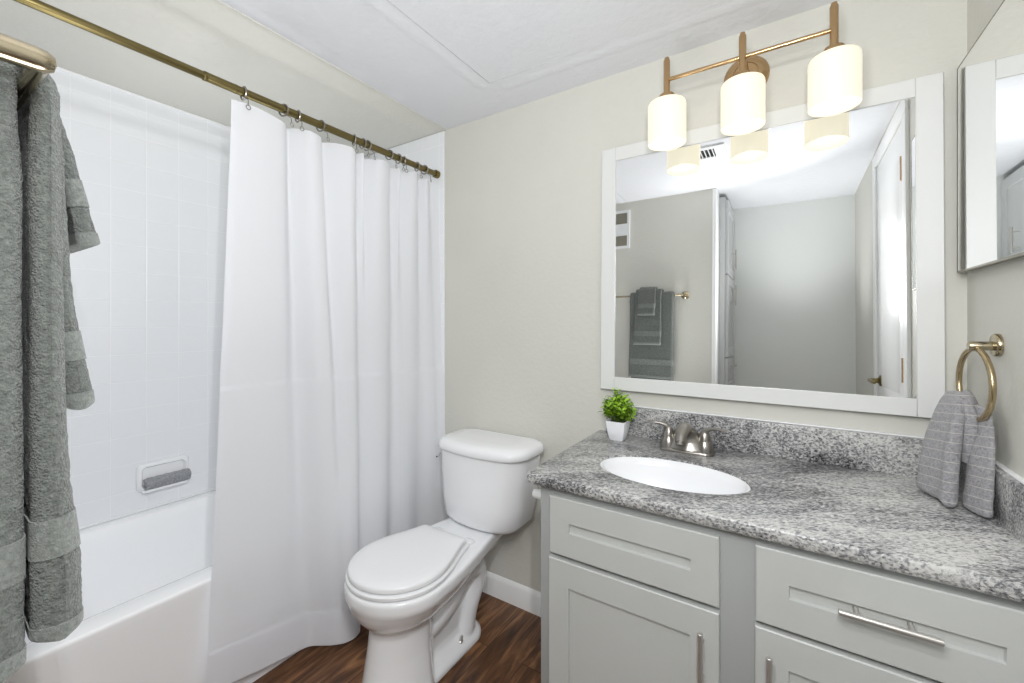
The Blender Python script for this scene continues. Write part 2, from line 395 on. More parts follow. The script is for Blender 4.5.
def baseboard(name, p0, p1, nrm):
    bm = bmesh.new(); prof = ((0, 0), (.013, 0), (.013, .074), (.010, .082), (.007, .088), (.003, .093), (0, .093))
    rings = [[(p[0]+nrm[0]*d, p[1]+nrm[1]*d, z) for d, z in prof] for p in (p0, p1)]
    loft(bm, rings); struct(name, bm, 'white', smooth=30)
baseboard('baseboard_back', (-1.44, YB), (-.55, YB), (0, -1))
baseboard('baseboard_front', (-1.40, .03), (-.396, .03), (0, 1))
baseboard('baseboard_hall', (-.33, -.53), (XR, -.53), (0, 1))

# doorway edge casing on the near wall (the camera stands in the opening)
bm = bmesh.new(); bx(bm, -.395, -.384, .03, .036, 0, ZC-.001); bx(bm, -.384, -.370, -.09, .036, 0, ZC-.001)
struct('trim_2', bm, 'white', bevel=.003)

# door in the right wall
DX = XR-.002
bm = bmesh.new(); bx(bm, DX, XR+.035, DY0+.003, DY1-.003, .008, DZ-.003)
d1 = struct('door_1', bm, 'white', bevel=.002)
for (a, b_) in ((.95, 1.90), (.22, .80)):
    bm = bmesh.new(); y0, y1 = DY0+.10, DY1-.10
    loft(bm, [[(DX-.0002, y, z) for y, z in ((y0, a), (y1, a), (y1, b_), (y0, b_))], [(DX-.005, y, z) for y, z in ((y0+.012, a+.012), (y1-.012, a+.012), (y1-.012, b_-.012), (y0+.012, b_-.012))]])
    obj('door_panel', bm, 'white', d1)
bm = bmesh.new()
lathe(bm, [(.0, 0), (.026, 0), (.026, .006), (.012, .012), (.010, .045), (.0, .046)], axis((DX, .345, .972), (-1, 0, 0)), 20)
tube(bm, [(DX-.042, .338, .972), (DX-.044, .37, .973), (DX-.042, .42, .970), (DX-.039, .45, .968)], [.009, .009, .008, .006], 10)
obj('door_handle', bm, 'rod', d1)
for z in (1.83, 1.05, .25):
    bm = bmesh.new(); bx(bm, DX-.003, DX, DY1-.035, DY1-.004, z-.045, z+.045)
    lathe(bm, [(0, -.047), (.007, -.047), (.007, .047), (0, .047)], axis((DX-.006, DY1-.004, z), (0, 0, 1)), 10)
    obj('door_hinge', bm, 'brass', d1)
bm = bmesh.new()
bx(bm, XR-.012, XR, DY0-.062, DY0-.002, 0, DZ+.002); bx(bm, XR-.012, XR, DY1+.010, DY1+.070, 0, DZ+.002); bx(bm, XR-.012, XR, DY0-.062, DY1+.070, DZ+.0025, DZ+.062)
struct('trim_3', bm, 'white', bevel=.002)

# ------------------------------------------------------------------ bathtub
TX0, TX1, TY0, TY1, TZ = XL+.002, -1.447, .042, YB-.011, .44
tcx, tcy, thx, thy = (TX0+TX1)/2, (TY0+TY1)/2, (TX1-TX0)/2, (TY1-TY0)/2
bm = bmesh.new(); rings = []
def tubring(z, inx, rr, dx=0, dn=0, df=0):   # the apron leans in on the room side (dx)
    pts = rrect(tcx, tcy, thx-inx, thy-inx, rr, z, 8)
    return [(min(p[0], TX1-dx) if dx else p[0], p[1], p[2]) for p in pts]
rings = [tubring(0, 0, .004, .052), tubring(.10, 0, .004, .046), tubring(.36, 0, .004, .014), tubring(TZ-.03, 0, .004, .003),
         tubring(TZ-.012, 0, .004, .0005), tubring(TZ-.005, 0, .004), tubring(TZ-.001, .002, .005), tubring(TZ, .006, .008)]
def inner(z, x0, x1, y0, y1, r): return rrect((x0+x1)/2, (y0+y1)/2, (x1-x0)/2, (y1-y0)/2, r, z, 8)
ix0, ix1, iy0, iy1 = TX0+.045, TX1-.075, TY0+.07, TY1-.09
rings += [inner(TZ-.0005, ix0-.004, ix1+.004, iy0-.004, iy1+.004, .12), inner(TZ-.004, ix0+.006, ix1-.008, iy0+.006, iy1-.006, .115), inner(TZ-.013, ix0+.012, ix1-.018, iy0+.014, iy1-.016, .11), inner(TZ-.035, ix0+.018, ix1-.027, iy0+.022, iy1-.03, .11),
          inner(.25, ix0+.035, ix1-.035, iy0+.06, iy1-.10, .12), inner(.13, ix0+.06, ix1-.06, iy0+.12, iy1-.17, .13), inner(.09, ix0+.11, ix1-.11, iy0+.17, iy1-.22, .11)]
loft(bm, rings)
tubo = obj('bathtub', bm, 'tub', smooth=50)
tag(tubo, 'white alcove bathtub with plain apron behind the curtain', 'bathtub')
bm = bmesh.new(); lathe(bm, [(.0, .0), (.03, 0), (.03, .003), (0, .005)], axis((tcx, .40, .0905), (0, 0, 1)), 20)
obj('drain', bm, 'chrome', tubo)

struct('trim_6', box(XL, XL+.009, TY0+.01, TY1-.01, TZ, TZ+.008), 'caulk', bevel=.003)
# soap dish with a rolled washcloth
bm = bmesh.new()
sy0, sy1, sz0, sz1 = .600, .778, .515, .632; sc_y, sc_z = (sy0+sy1)/2, (sz0+sz1)/2; hy_, hz_ = (sy1-sy0)/2, (sz1-sz0)/2
def yz(r_, x): return [(x, p[0], p[1]) for p in r_]
def dish(x, ins, rr, dz=0): return [(x, p[0], p[1]) for p in rrect(sc_y, sc_z+dz, hy_-ins, hz_-ins, rr, 0, 6)]
loft(bm, [dish(XL+.0005, 0, .022), dish(XL+.008, .0, .022), dish(XL+.016, .003, .022), dish(XL+.019, .009, .02), dish(XL+.018, .014, .018), dish(XL+.012, .017, .016), dish(XL+.004, .020, .014)])
bx_ = rrect(sc_y, 0, hy_-.012, .02, .01, 0, 4)
loft(bm, [[(XL+.020+p[1]*.9, p[0], z) for p in bx_] for z in (sz0+.004, sz0+.014)])
sd = obj('soap_dish', bm, 'porcelain', smooth=50)
tag(sd, 'white ceramic soap dish set in the tiled tub wall', 'soap dish')
bm = bmesh.new()
def roll(y, s, k):
    out = []
    for i in range(40):
        a = 2*math.pi*i/40; rr = .0235*s*(1+.05*math.sin(3*a+k)+.03*math.sin(5*a))
        out.append((XL+.0285+rr*.95*math.cos(a), y, sz0+.038+rr*math.sin(a)))
    return out
ys = [.622, .6225, .626]+[.63+i*.01 for i in range(14)]+[.768, .772, .774]
loft(bm, [roll(y, (.7 if i in (0, len(ys)-1) else .9 if i in (1, len(ys)-2) else 1+.04*math.sin(i*2.2)), .25*math.sin(i*.9)) for i, y in enumerate(ys)])
for i in range(1):   # spiral end of the roll
    sp = [(XL+.0285+(.004+.0011*t)*math.cos(t*.62), .6205, sz0+.038+(.004+.0011*t)*math.sin(t*.62)) for t in range(15)]
    tube(bm, sp, .0022, 6)
wc = obj('rolled_washcloth', bm, 'washrag', smooth=60)
tag(wc, 'small grey washcloth rolled up in the white soap dish', 'washcloth')

# ------------------------------------------------------------------ shower rod, curtain and rings
RX, RZ = -1.411, 1.923
rod = thing('shower_curtain_rod', (RX, YB, RZ), 'antique brass shower curtain rod spanning the tub bay', 'curtain rod')
def cyl_y(x, z, r, y0, y1, seg=20):
    bm = bmesh.new(); lathe(bm, [(r*.98, y0), (r, y0+.001), (r, y1-.001), (r*.98, y1)], Matrix(((1, 0, 0, x), (0, 0, 1, 0), (0, 1, 0, z), (0, 0, 0, 1))), seg); return bm
obj('thick_tube', cyl_y(RX, RZ, .0132, .54, YB-.012), 'rod', rod)
obj('thin_tube', cyl_y(RX, RZ, .0115, .042, .56), 'rod', rod)
for y0, y1 in ((YB-.03, YB-.0095), (.0395, .06)):
    obj('end_cap', cyl_y(RX, RZ, .0185, y0, y1), 'rod', rod, bevel=.002)
obj('joint_collar', cyl_y(RX, RZ, .0138, .536, .545), 'rod', rod)
obj('joint_collar', cyl_y(RX, RZ, .0140, .617, .623), 'rod', rod)

TOP = [(.600, -1.377), (.66, -1.372), (.72, -1.376), (.765, -1.388), (.795, -1.428), (.812, -1.412), (.85, -1.374), (.895, -1.384), (.925, -1.432), (.965, -1.398), (1.01, -1.370), (1.043, -1.388), (1.062, -1.43), (1.083, -1.39), (1.10, -1.43), (1.15, -1.372), (1.21, -1.388), (1.243, -1.43), (1.265, -1.385), (1.288, -1.428), (1.335, -1.374), (1.378, -1.392), (1.40, -1.428), (1.43, -1.382), (1.468, -1.405), (1.507, -1.392)]
BOT = [(.555, -1.452), (.63, -1.450), (.71, -1.446), (.785, -1.444), (.84, -1.443), (.875, -1.436), (.902, -1.410), (.928, -1.384), (.962, -1.362), (.992, -1.352), (1.02, -1.356), (1.042, -1.378), (1.06, -1.41), (1.085, -1.432), (1.115, -1.41), (1.15, -1.380), (1.185, -1.385), (1.21, -1.42), (1.24, -1.432), (1.275, -1.40), (1.31, -1.38), (1.345, -1.40), (1.375, -1.415), (1.41, -1.39), (1.44, -1.37), (1.475, -1.36), (1.505, -1.325)]
NS, NV = 320, 270
tp = catmull([(x-.013, y, 0) for y, x in TOP], NS); bt = catmull([(x, y, 0) for y, x in BOT], NS)
def curtain_pt(i, t):
    s = i/NS
    yb = bt[i].y; zb = .030+.062*max(0, min(1, (.96-yb)/.38))
    zt = 1.876+.004*math.sin(s*40)
    z = zt+(zb-zt)*t; w = t**1.15
    p = tp[i]*(1-w)+bt[i]*w
    if s > .35:   # the gathered folds soften between rod and hem
        q = sum((tp[min(NS, max(0, i+k))]*(1-w)+bt[min(NS, max(0, i+k))]*w).x for k in (-14, -7, 0, 7, 14))/5
        p.x += (q-p.x)*.75*min(1, t*3)*min(1, (s-.35)/.08)*min(1, (1-s)/.06)
    damp = .55+.45*abs(1-2*t)
    bul = math.exp(-((s-.33)/.10)**2)*math.sin(math.pi*t)*.018
    ruck = .004*noise.noise((s*5, t*7, 3))
    x = p.x+bul+ruck+.0035*max(0, min(1, (1.012-.02*s-z)/.004))
    return Vector((x, p.y, z))
def curtain_sheet(t0, t1, nv, off=0, i0=0, i1=NS):
    bm = bmesh.new(); G = []
    for j in range(nv+1):
        t = t0+(t1-t0)*j/nv; row = []
        for i in range(i0, i1+1):
            p = curtain_pt(i, t)
            if off:
                q = curtain_pt(min(i+1, NS), t)-curtain_pt(max(i-1, 0), t); nrm = Vector((q.y, -q.x, 0)).normalized(); p = p+nrm*off
            row.append(bm.verts.new(p))
        G.append(row)
    for a, b in zip(G, G[1:]):
        for i in range(len(a)-1): bm.faces.new((a[i], a[i+1], b[i+1], b[i]))
    return bm
cu = obj('shower_curtain', curtain_sheet(0, 1, NV), 'curtain', smooth=180)
tag(cu, 'long white cloth shower curtain hanging in front of the tub', 'shower curtain')
obj('bottom_hem', curtain_sheet(.93, .998, 8, .003), 'curtain', cu, smooth=180)
obj('side_hem', curtain_sheet(.0, .999, NV, .0015, 0, 4), 'curtain', cu, smooth=180)

RYS = [.643, .768, .817, .902, 1.043, 1.083, 1.104, 1.217, 1.268, 1.300, 1.378, 1.425]
ORD = ['first', 'second', 'third', 'fourth', 'fifth', 'sixth', 'seventh', 'eighth', 'ninth', 'tenth', 'eleventh', 'twelfth']
rg = thing('curtain_ring', (RX, RYS[0], RZ), '', 'curtain ring', 'shower curtain rings')
bm = bmesh.new(); tube(bm, [(RX+.0175*math.cos(a), RYS[0], RZ-.003+.0195*math.sin(a)) for a in [2*math.pi*k/24 for k in range(24)]], .0028, 8, closed=True)
obj('loop', bm, 'faucetmetal', rg)
bm = bmesh.new()
tube(bm, [(RX+.010, RYS[0], RZ-.020), (RX+.021, RYS[0]+.003, RZ-.026), (RX+.031, RYS[0], RZ-.034), (RX+.0325, RYS[0]-.001, RZ-.05)], .0014, 6)
tube(bm, [(RX+.0335, RYS[0]-.001+.0065*math.cos(a), RZ-.056+.0065*math.sin(a)) for a in [2*math.pi*k/16 for k in range(16)]], .0013, 6, closed=True)
obj('hook', bm, 'faucetmetal', rg)
for k, y in enumerate(RYS):
    r_ = rg if k == 0 else rg.copy()
    if k:
        C.objects.link(r_)
        r_.location = (RX, y, RZ)
        for ch in list(rg.children):
            c = ch.copy(); C.objects.link(c); c.parent = r_; c.matrix_parent_inverse = ch.matrix_parent_inverse.copy()
    r_['label'] = 'small wire curtain ring on the brass rod, '+ORD[k]+' from the left'
for k, r_ in enumerate([o for o in C.objects if o.name.startswith('curtain_ring')]):
    r_.rotation_euler = (0, 0, [0, .35, -.1, .3, -.3, .1, .4, .35, 0, -.4, -.15, .3][k % 12])

# ------------------------------------------------------------------ toilet
TCX = -1.056
to = thing('toilet', (TCX, 1.1, 0), 'white two-piece toilet with closed lid beside the shower curtain', 'toilet')
def egg(cx, hw, yf, yc, yb, hb, z, r=.03, n=26, k=.82):
    """round-front plan outline: half ellipse in front, sides easing in to a straight back edge"""
    half = []
    for i in range(n+1):
        a = math.pi/2*i/n; half.append((hw*math.sin(a), yc-(yc-yf)*math.cos(a)))
    for i in range(1, n+1):
        f = i/n; y = yc+(yb-r-yc)*f; half.append((hw+(hb-hw)*(.5-.5*math.cos(math.pi*min(1, f*k)))/(.5-.5*math.cos(math.pi*min(1, k))), y))
    for i in range(1, 7):
        a = math.pi/2*i/6; half.append((hb-r+r*math.cos(a), yb-r+r*math.sin(a)))
    half.append((hb*.3, yb))
    return [(cx+x, y, z) for x, y in half]+[(cx-x, y, z) for x, y in half[:0:-1]]
bm = bmesh.new()
B = TCX-.005
loft(bm, [egg(B, .124, .812, .985, 1.27, .046, 0, .03, 26, 2.6), egg(B, .121, .815, .985, 1.27, .046, .012, .03, 26, 2.6), egg(B, .107, .832, .985, 1.265, .043, .08, .03, 26, 2.6), egg(B, .096, .846, .985, 1.265, .042, .16, .03, 26, 2.6), egg(B+.002, .091, .856, .985, 1.27, .044, .235, .03, 26, 2.4),
          egg(TCX, .094, .854, .98, 1.29, .054, .258, .03, 26, 1.8), egg(TCX, .110, .840, .98, 1.31, .060, .271, .03, 26, 1.4), egg(TCX, .128, .824, .975, 1.35, .068, .287), egg(TCX, .145, .808, .97, 1.39, .080, .308), egg(TCX, .158, .798, .965, 1.43, .088, .330), egg(TCX, .166, .793, .96, 1.46, .094, .346),
          egg(TCX, .171, .790, .96, 1.475, .097, .353), egg(TCX, .175, .787, .96, 1.48, .099, .366), egg(TCX, .175, .787, .96, 1.48, .100, .388), egg(TCX, .173, .789, .96, 1.478, .098, .395), egg(TCX, .165, .797, .96, 1.47, .092, .398)])
for s in (-1, 1):   # trapway relief on each flank
    P = catmull([(B+s*.030, 1.0, .16), (B+s*.036, 1.07, .175), (B+s*.040, 1.14, .215), (B+s*.042, 1.22, .265), (B+s*.042, 1.295, .262), (B+s*.036, 1.305, .20), (B+s*.030, 1.265, .12), (B+s*.028, 1.24, .02)], 40)
    tube(bm, P, [.032+.014*math.sin(min(1, i/14)*1.57) for i in range(41)], 20)
def foot(hx, y0, y1, r, z): return rrect(B, (y0+y1)/2, hx, (y1-y0)/2, r, z, 8)
loft(bm, [foot(.088, .98, 1.338, .08, 0), foot(.088, .98, 1.338, .08, .018), foot(.083, .99, 1.332, .075, .027), foot(.074, 1.0, 1.325, .066, .036), foot(.050, 1.02, 1.31, .045, .060), foot(.035, 1.03, 1.30, .03, .10)])
bo = obj('bowl', bm, 'porcelain', to, smooth=180)
rm = bo.modifiers.new('blend', 'REMESH'); rm.mode = 'VOXEL'; rm.voxel_size = .0045; rm.use_smooth_shade = True
sm = bo.modifiers.new('soften', 'SMOOTH'); sm.factor = .5; sm.iterations = 7
bm = bmesh.new()
def seatring(ins, z): return egg(TCX-.002, .1685-ins, .792+ins, .957, 1.192-ins, .110-ins, z, .02)
loft(bm, [seatring(.006, .399), seatring(0, .403), seatring(0, .411), seatring(.004, .415), seatring(.012, .4165)])
obj('seat', bm, 'seat', to)
bm = bmesh.new()
def lidring(ins, z): return egg(TCX-.002, .163-ins, .797+ins, .96, 1.176-ins, .106-ins*.8, z, .014)
loft(bm, [lidring(.004, .418), lidring(0, .421), lidring(0, .431), lidring(.003, .4355), lidring(.009, .438), lidring(.03, .4405), lidring(.06, .4415)])
obj('seat_lid', bm, 'seat', to)
for s in (-1, 1):
    bm = bmesh.new()
    loft(bm, [rrect(TCX+s*.075, 1.215, .022, .020, .008, .397), rrect(TCX+s*.075, 1.213, .020, .018, .008, .404), rrect(TCX+s*.075, 1.208, .014, .012, .006, .409)])
    obj('hinge', bm, 'seat', to)
def dense(r_):   # add points along the straight runs so the front can bow
    out = []
    for i, p in enumerate(r_):
        q = r_[(i+1) % len(r_)]; L = math.dist(p, q)
        k = max(1, int(L/.03)) if L > .06 else 1
        for j in range(k): out.append(tuple(p[a]+(q[a]-p[a])*j/k for a in range(3)))
    return out
TKX = TCX+.040
def tr(z, hx, y0, y1, bow, dx=0):
    out = []
    for x, y, z_ in dense(rrect(0, 0, .21, .1, .06, z, 8)):
        f = x/.21; y = (y0+y1)/2+y*(y1-y0)/.2
        if y < (y0+y1)/2: y -= bow*(1-f*f)
        out.append((TKX+dx+f*hx, y, z_))
    return out
bm = bmesh.new()
loft(bm, [tr(.400, .122, 1.345, 1.48, .02, -.008), tr(.402, .145, 1.330, 1.495, .028, -.008), tr(.410, .163, 1.319, 1.503, .033, -.008), tr(.428, .177, 1.312, 1.508, .037, -.008), tr(.50, .190, 1.309, 1.508, .04, -.006), tr(.60, .199, 1.308, 1.508, .04, -.004), tr(.690, .205, 1.307, 1.508, .04, -.003)])
obj('tank', bm, 'porcelain', to, smooth=50)
bm = bmesh.new()
loft(bm, [tr(.690, .207, 1.306, 1.510, .04), tr(.692, .213, 1.300, 1.513, .041), tr(.700, .216, 1.297, 1.514, .041), tr(.712, .216, 1.297, 1.514, .041), tr(.722, .212, 1.301, 1.512, .041), tr(.730, .203, 1.310, 1.506, .040), tr(.735, .185, 1.325, 1.495, .035), tr(.737, .14, 1.355, 1.475, .02)])
obj('tank_lid', bm, 'porcelain', to, smooth=60)
bm = bmesh.new(); lathe(bm, [(0, 0), (.010, 0), (.010, .005), (.006, .008), (.006, .012), (0, .012)], axis((TKX-.199, 1.355, .664), (-1, -.35, 0)), 14)
tube(bm, [(TKX-.209, 1.351, .664), (TKX-.211, 1.338, .660), (TKX-.209, 1.318, .652), (TKX-.205, 1.305, .648)], [.005, .005, .005, .004], 8)
obj('flush_lever', bm, 'chrome', to)
for s in (-1, 1):
    bm = bmesh.new(); lathe(bm, [(0, 0), (.010, 0), (.010, .006), (.006, .009), (.004, .026), (0, .027)], axis((B+s*.064, 1.19, .040), (s*.3, 0, 1)), 12)
    obj('floor_bolt', bm, 'nickel', to)

# ------------------------------------------------------------------ vanity cabinet
VF, VX0, VX1 = 1.012, -.562, .386
va = thing('vanity_cabinet', ((VX0+VX1)/2, VF, 0), 'grey painted vanity cabinet with shaker fronts under the granite top', 'cabinet')
bm = bmesh.new()
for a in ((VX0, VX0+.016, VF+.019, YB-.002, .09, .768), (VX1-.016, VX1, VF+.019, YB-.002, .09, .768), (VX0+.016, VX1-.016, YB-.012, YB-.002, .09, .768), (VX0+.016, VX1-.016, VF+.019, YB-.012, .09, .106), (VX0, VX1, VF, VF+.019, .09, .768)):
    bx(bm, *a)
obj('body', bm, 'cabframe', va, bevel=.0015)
bm = bmesh.new(); bx(bm, VX0+.002, VX1, VF+.06, YB-.02, 0, .0895)
obj('toe_kick', bm, 'cabin', va)
def shaker(x0, x1, z0, z1, m, rec=.008, t=.018, yf=None, mx=.0565, mt=None, ax='y'):
    mt = mt or mx; yf = VF-t-.0005 if yf is None else yf; bm = bmesh.new(); e = .0025
    f = lambda a, b, c, d, y: [(a, y, c), (b, y, c), (b, y, d), (a, y, d)]
    loft(bm, [f(x0, x1, z0, z1, yf+t), f(x0, x1, z0, z1, yf+e), f(x0+e, x1-e, z0+e, z1-e, yf),
              f(x0+mx, x1-mx, z0+mt, z1-mt, yf), f(x0+mx+.0015, x1-mx-.0015, z0+mt+.0015, z1-mt-.0015, yf+rec)], True, True)
    return bm
def bar_handle(p, q, out, posts, parent, name='handle', r=.0055):
    p, q, out = Vector(p), Vector(q), Vector(out); bm = bmesh.new()
    d = (q-p).normalized(); L = (q-p).length
    lathe(bm, [(0, 0), (r-.001, 0), (r, .001), (r, L-.001), (r-.001, L), (0, L)], axis(p, d), 14)
    for f in posts:
        c = p+(q-p)*f; tube(bm, [c, c-out], .0042, 10)
    return obj(name, bm, 'nickel', parent)
yf = VF-.0185
fd = obj('false_drawer', shaker(-.526, -.118, .5985, .7495, 'cab', mx=.0565, mt=.0625), 'cab', va, smooth=20)
dr = obj('drawer', shaker(-.051, .355, .5985, .7535, 'cab', mx=.0575, mt=.064), 'cab', va, smooth=20)
d_l = obj('door', shaker(-.529, -.118, .105, .586, 'cab', mx=.058, mt=.067), 'cab', va, smooth=20)
d_r = obj('door', shaker(-.052, .355, .105, .588, 'cab', mx=.058, mt=.067), 'cab', va, smooth=20)
bar_handle((.081, yf-.03, .684), (.219, yf-.03, .684), (0, -.0302, 0), (.2, .74), dr)
bar_handle((-.151, yf-.03, .551), (-.151, yf-.03, .413), (0, -.0302, 0), (.22, .78), d_l)
bar_handle((-.026, yf-.03, .554), (-.026, yf-.03, .416), (0, -.0302, 0), (.22, .78), d_r)
bm = bmesh.new(); lathe(bm, [(0, 0), (.013, 0), (.013, .045), (.0115, .05), (.0, .052)], axis((VX0+.001, 1.06, .714), (-1, 0, 0)), 20)
obj('side_stub', bm, 'white', va)['label'] = 'small white round stub on the side panel'

# countertop with the sink cut-out
SX, SY, SA, SB = -.265, 1.198, .195, .120
ct = thing('countertop', (0, 1.2, .77), 'speckled grey granite countertop with backsplash on the grey vanity', 'countertop')
bm = bmesh.new()
CY0, CY1, CX0, CX1, CZ0, CZ1 = .985, YB-.002, -.596, .386, .770, .800
def outer(ins, z):
    pts = []; r = .012
    for k in range(7):
        a = R(180+90*k/6); pts.append((CX0+ins+r+(r)*math.cos(a), CY0+ins+r+r*math.sin(a), z))
    pts += [(CX0+ins+.05+(CX1-CX0-.06-ins)*k/24, CY0+ins, z) for k in range(1, 25)]
    pts += [(CX1, CY0+ins, z), (CX1, CY1, z)]
    pts += [(CX1-(CX1-CX0-ins)*k/24, CY1, z) for k in range(1, 25)]
    return pts
def ell(ins, z, n=64): return [(SX+(SA+ins)*math.cos(2*math.pi*k/n), SY+(SB+ins)*math.sin(2*math.pi*k/n), z) for k in range(n)]
Lo = loft(bm, [outer(.004, CZ0), outer(0, CZ0+.005), outer(0, CZ1-.006), outer(.002, CZ1-.002), outer(.006, CZ1)], False, False)
Li = loft(bm, [ell(.0, CZ0), ell(0, CZ1-.003), ell(.003, CZ1)], False, False)
for a, b in ((Lo[0], Li[0]), (Lo[-1], Li[-1])):
    es = []
    for ring in (a, b):
        for i in range(len(ring)):
            e = bm.edges.get((ring[i], ring[(i+1) % len(ring)])); es.append(e)
    bmesh.ops.triangle_fill(bm, edges=es, use_beauty=True, use_dissolve=False)
obj('slab', bm, 'granite', ct, smooth=40)
obj('backsplash', box(CX0+.037, CX1, YB-.022, YB-.001, CZ1+.0002, .903), 'granite', ct, bevel=.0015)
obj('side_splash', box(XR-.021, XR-.001, CY0+.02, YB-.0225, CZ1+.0002, .903), 'granite', ct, bevel=.0015)
struct('trim_4', box(CX0+.037, CX1, YB-.012, YB, .9032, .9085), 'caulk', bevel=.002)
struct('trim_5', box(XR-.012, XR, CY0+.02, YB-.012, .9032, .9085), 'caulk', bevel=.002)

# undermount sink
bm = bmesh.new()
def el(a, b, z, dy=0): return [(SX+a*math.cos(2*math.pi*k/64), SY+dy+b*math.sin(2*math.pi*k/64), z) for k in range(64)]
loft(bm, [el(SA-.0005, SB-.0005, CZ0-.02), el(SA-.0005, SB-.0005, CZ1-.006), el(SA-.004, SB-.004, CZ1-.0035), el(SA-.010, SB-.009, CZ1-.006), el(SA-.018, SB-.014, .775), el(SA-.034, SB-.022, .735), el(SA-.06, SB-.036, .70), el(SA-.10, SB-.06, .682), el(SA-.145, SB-.088, .675), el(.022, .022, .672)], False, True)
sk = obj('sink_basin', bm, 'seat', smooth=60)
tag(sk, 'white oval undermount sink basin set in the granite countertop', 'sink')
bm = bmesh.new(); lathe(bm, [(.0, .006), (.014, .006), (.021, .003), (.022, 0), (0, 0)], axis((SX, SY, .6722), (0, 0, 1)), 20)
obj('drain', bm, 'nickel', sk)

# faucet
fx, fy = -.262, 1.418
fa = thing('faucet', (fx, fy, CZ1), 'brushed nickel two-handle faucet behind the oval sink', 'faucet')
bm = bmesh.new()
def oval(hx, hy, z, r=None): return rrect(fx, fy, hx, hy, r or hy*.98, z, 8)
loft(bm, [oval(.080, .026, CZ1+.0005), oval(.080, .026, CZ1+.004), oval(.077, .0235, CZ1+.010), oval(.070, .019, CZ1+.013)])
obj('base_plate', bm, 'faucetmetal', fa, smooth=50)
bm = bmesh.new()   # swooping body that narrows into the spout
path = catmull([(fx, fy+.004, CZ1+.010), (fx, fy+.005, CZ1+.035), (fx, fy-.002, CZ1+.058), (fx, fy-.020, CZ1+.074), (fx, fy-.046, CZ1+.079), (fx, fy-.074, CZ1+.070), (fx, fy-.092, CZ1+.050)], 24)
rings = []
for i, p in enumerate(path):
    t = (path[min(i+1, 24)]-path[max(i-1, 0)]).normalized(); u = Vector((1, 0, 0)); v = t.cross(u).normalized(); f = i/24
    wx = .052*(1-f)**2.2+.0155; wy = .022*(1-f)**1.5+.0145
    rings.append([p+u*wx*math.cos(2*math.pi*k/24)+v*wy*math.sin(2*math.pi*k/24) for k in range(24)])
loft(bm, rings); obj('spout', bm, 'faucetmetal', fa, smooth=50)
bm = bmesh.new(); d = (path[-1]-path[-3]).normalized()
lathe(bm, [(0, 0), (.0115, 0), (.0115, .008), (.009, .009), (0, .009)], axis(path[-1], d), 18)
obj('aerator', bm, 'faucetmetal', fa)
for s in (-1, 1):
    hx = fx+s*.0535; bm = bmesh.new()
    lathe(bm, [(0, 0), (.0255, 0), (.0245, .012), (.0205, .028), (.0190, .030), (.0185, .034), (.0165, .046), (.0125, .058), (.006, .066), (0, .068)], axis((hx, fy, CZ1+.0105), (0, 0, 1)), 26)
    hd = obj('handle', bm, 'faucetmetal', fa, smooth=50)
    bm = bmesh.new(); P = catmull([(hx-s*.004, fy, CZ1+.044), (hx, fy, CZ1+.066), (hx+s*.014, fy-.004, CZ1+.080), (hx+s*.038, fy-.010, CZ1+.085), (hx+s*.064, fy-.016, CZ1+.084)], 18)
    rings = []
    for i, p in enumerate(P):
        t = (P[min(i+1, 18)]-P[max(i-1, 0)]).normalized(); u = Vector((0, 1, 0)); v = t.cross(u).normalized(); f = i/18
        a = .0125*(1-f)+.0075*f; b = .011*(1-f)**1.5+.0028
        if i == 18: a *= .6; b *= .6
        rings.append([p+u*a*math.cos(2*math.pi*k/14)+v*b*math.sin(2*math.pi*k/14) for k in range(14)])
    loft(bm, rings); obj('lever', bm, 'faucetmetal', hd, smooth=50)

# potted plant
px_, py_ = -.489, 1.434
pl = thing('potted_plant', (px_, py_, CZ1), 'small green leafy plant in a white square pot on the countertop', 'plant')
bm = bmesh.new(); sq = lambda h, z, r=.004: rrect(px_, py_, h, h, r, z, 3)
loft(bm, [sq(.0215, CZ1+.0005), sq(.024, CZ1+.004), sq(.0295, CZ1+.030), sq(.0325, CZ1+.052), sq(.0335, CZ1+.067), sq(.031, CZ1+.0675), sq(.029, CZ1+.056)])
obj('pot', bm, 'pot', pl)
bm = bmesh.new(); loft(bm, [sq(.0292, CZ1+.0565), sq(.028, CZ1+.062), sq(.015, CZ1+.067)])
obj('moss', bm, 'soil', pl)
bms, bml = bmesh.new(), bmesh.new(); tint = bml.verts.layers.float.new('tint')
def leaf(base, d, n, L, w, tv):
    s = d.cross(n).normalized(); n = s.cross(d)
    pts = [(0, .12, 0), (.35, .8, .06), (.65, 1, .02), (.88, .62, -.08), (1, .06, -.16)]
    prev = None
    for f, wd, h in pts:
        c = base+d*L*f+n*L*h
        row = [bml.verts.new(c-s*w*wd+n*w*.25*wd), bml.verts.new(c), bml.verts.new(c+s*w*wd+n*w*.25*wd)]
        for v_ in row: v_[tint] = tv
        if prev:
            for k in range(2): bml.faces.new((prev[k], prev[k+1], row[k+1], row[k]))
        prev = row
rnd = random.Random(3)
tips = []
for k in range(36):
    a = k*2.39996; e = rnd.uniform(0, 1)
    rad = .050*math.sqrt((k+.5)/36); hh = .035+.075*(1-(rad/.054)**2)+rnd.uniform(-.012, .012)
    tips.append(Vector((px_+rad*math.cos(a)*1.05, py_+rad*math.sin(a)*.95, CZ1+.066+hh*.8)))
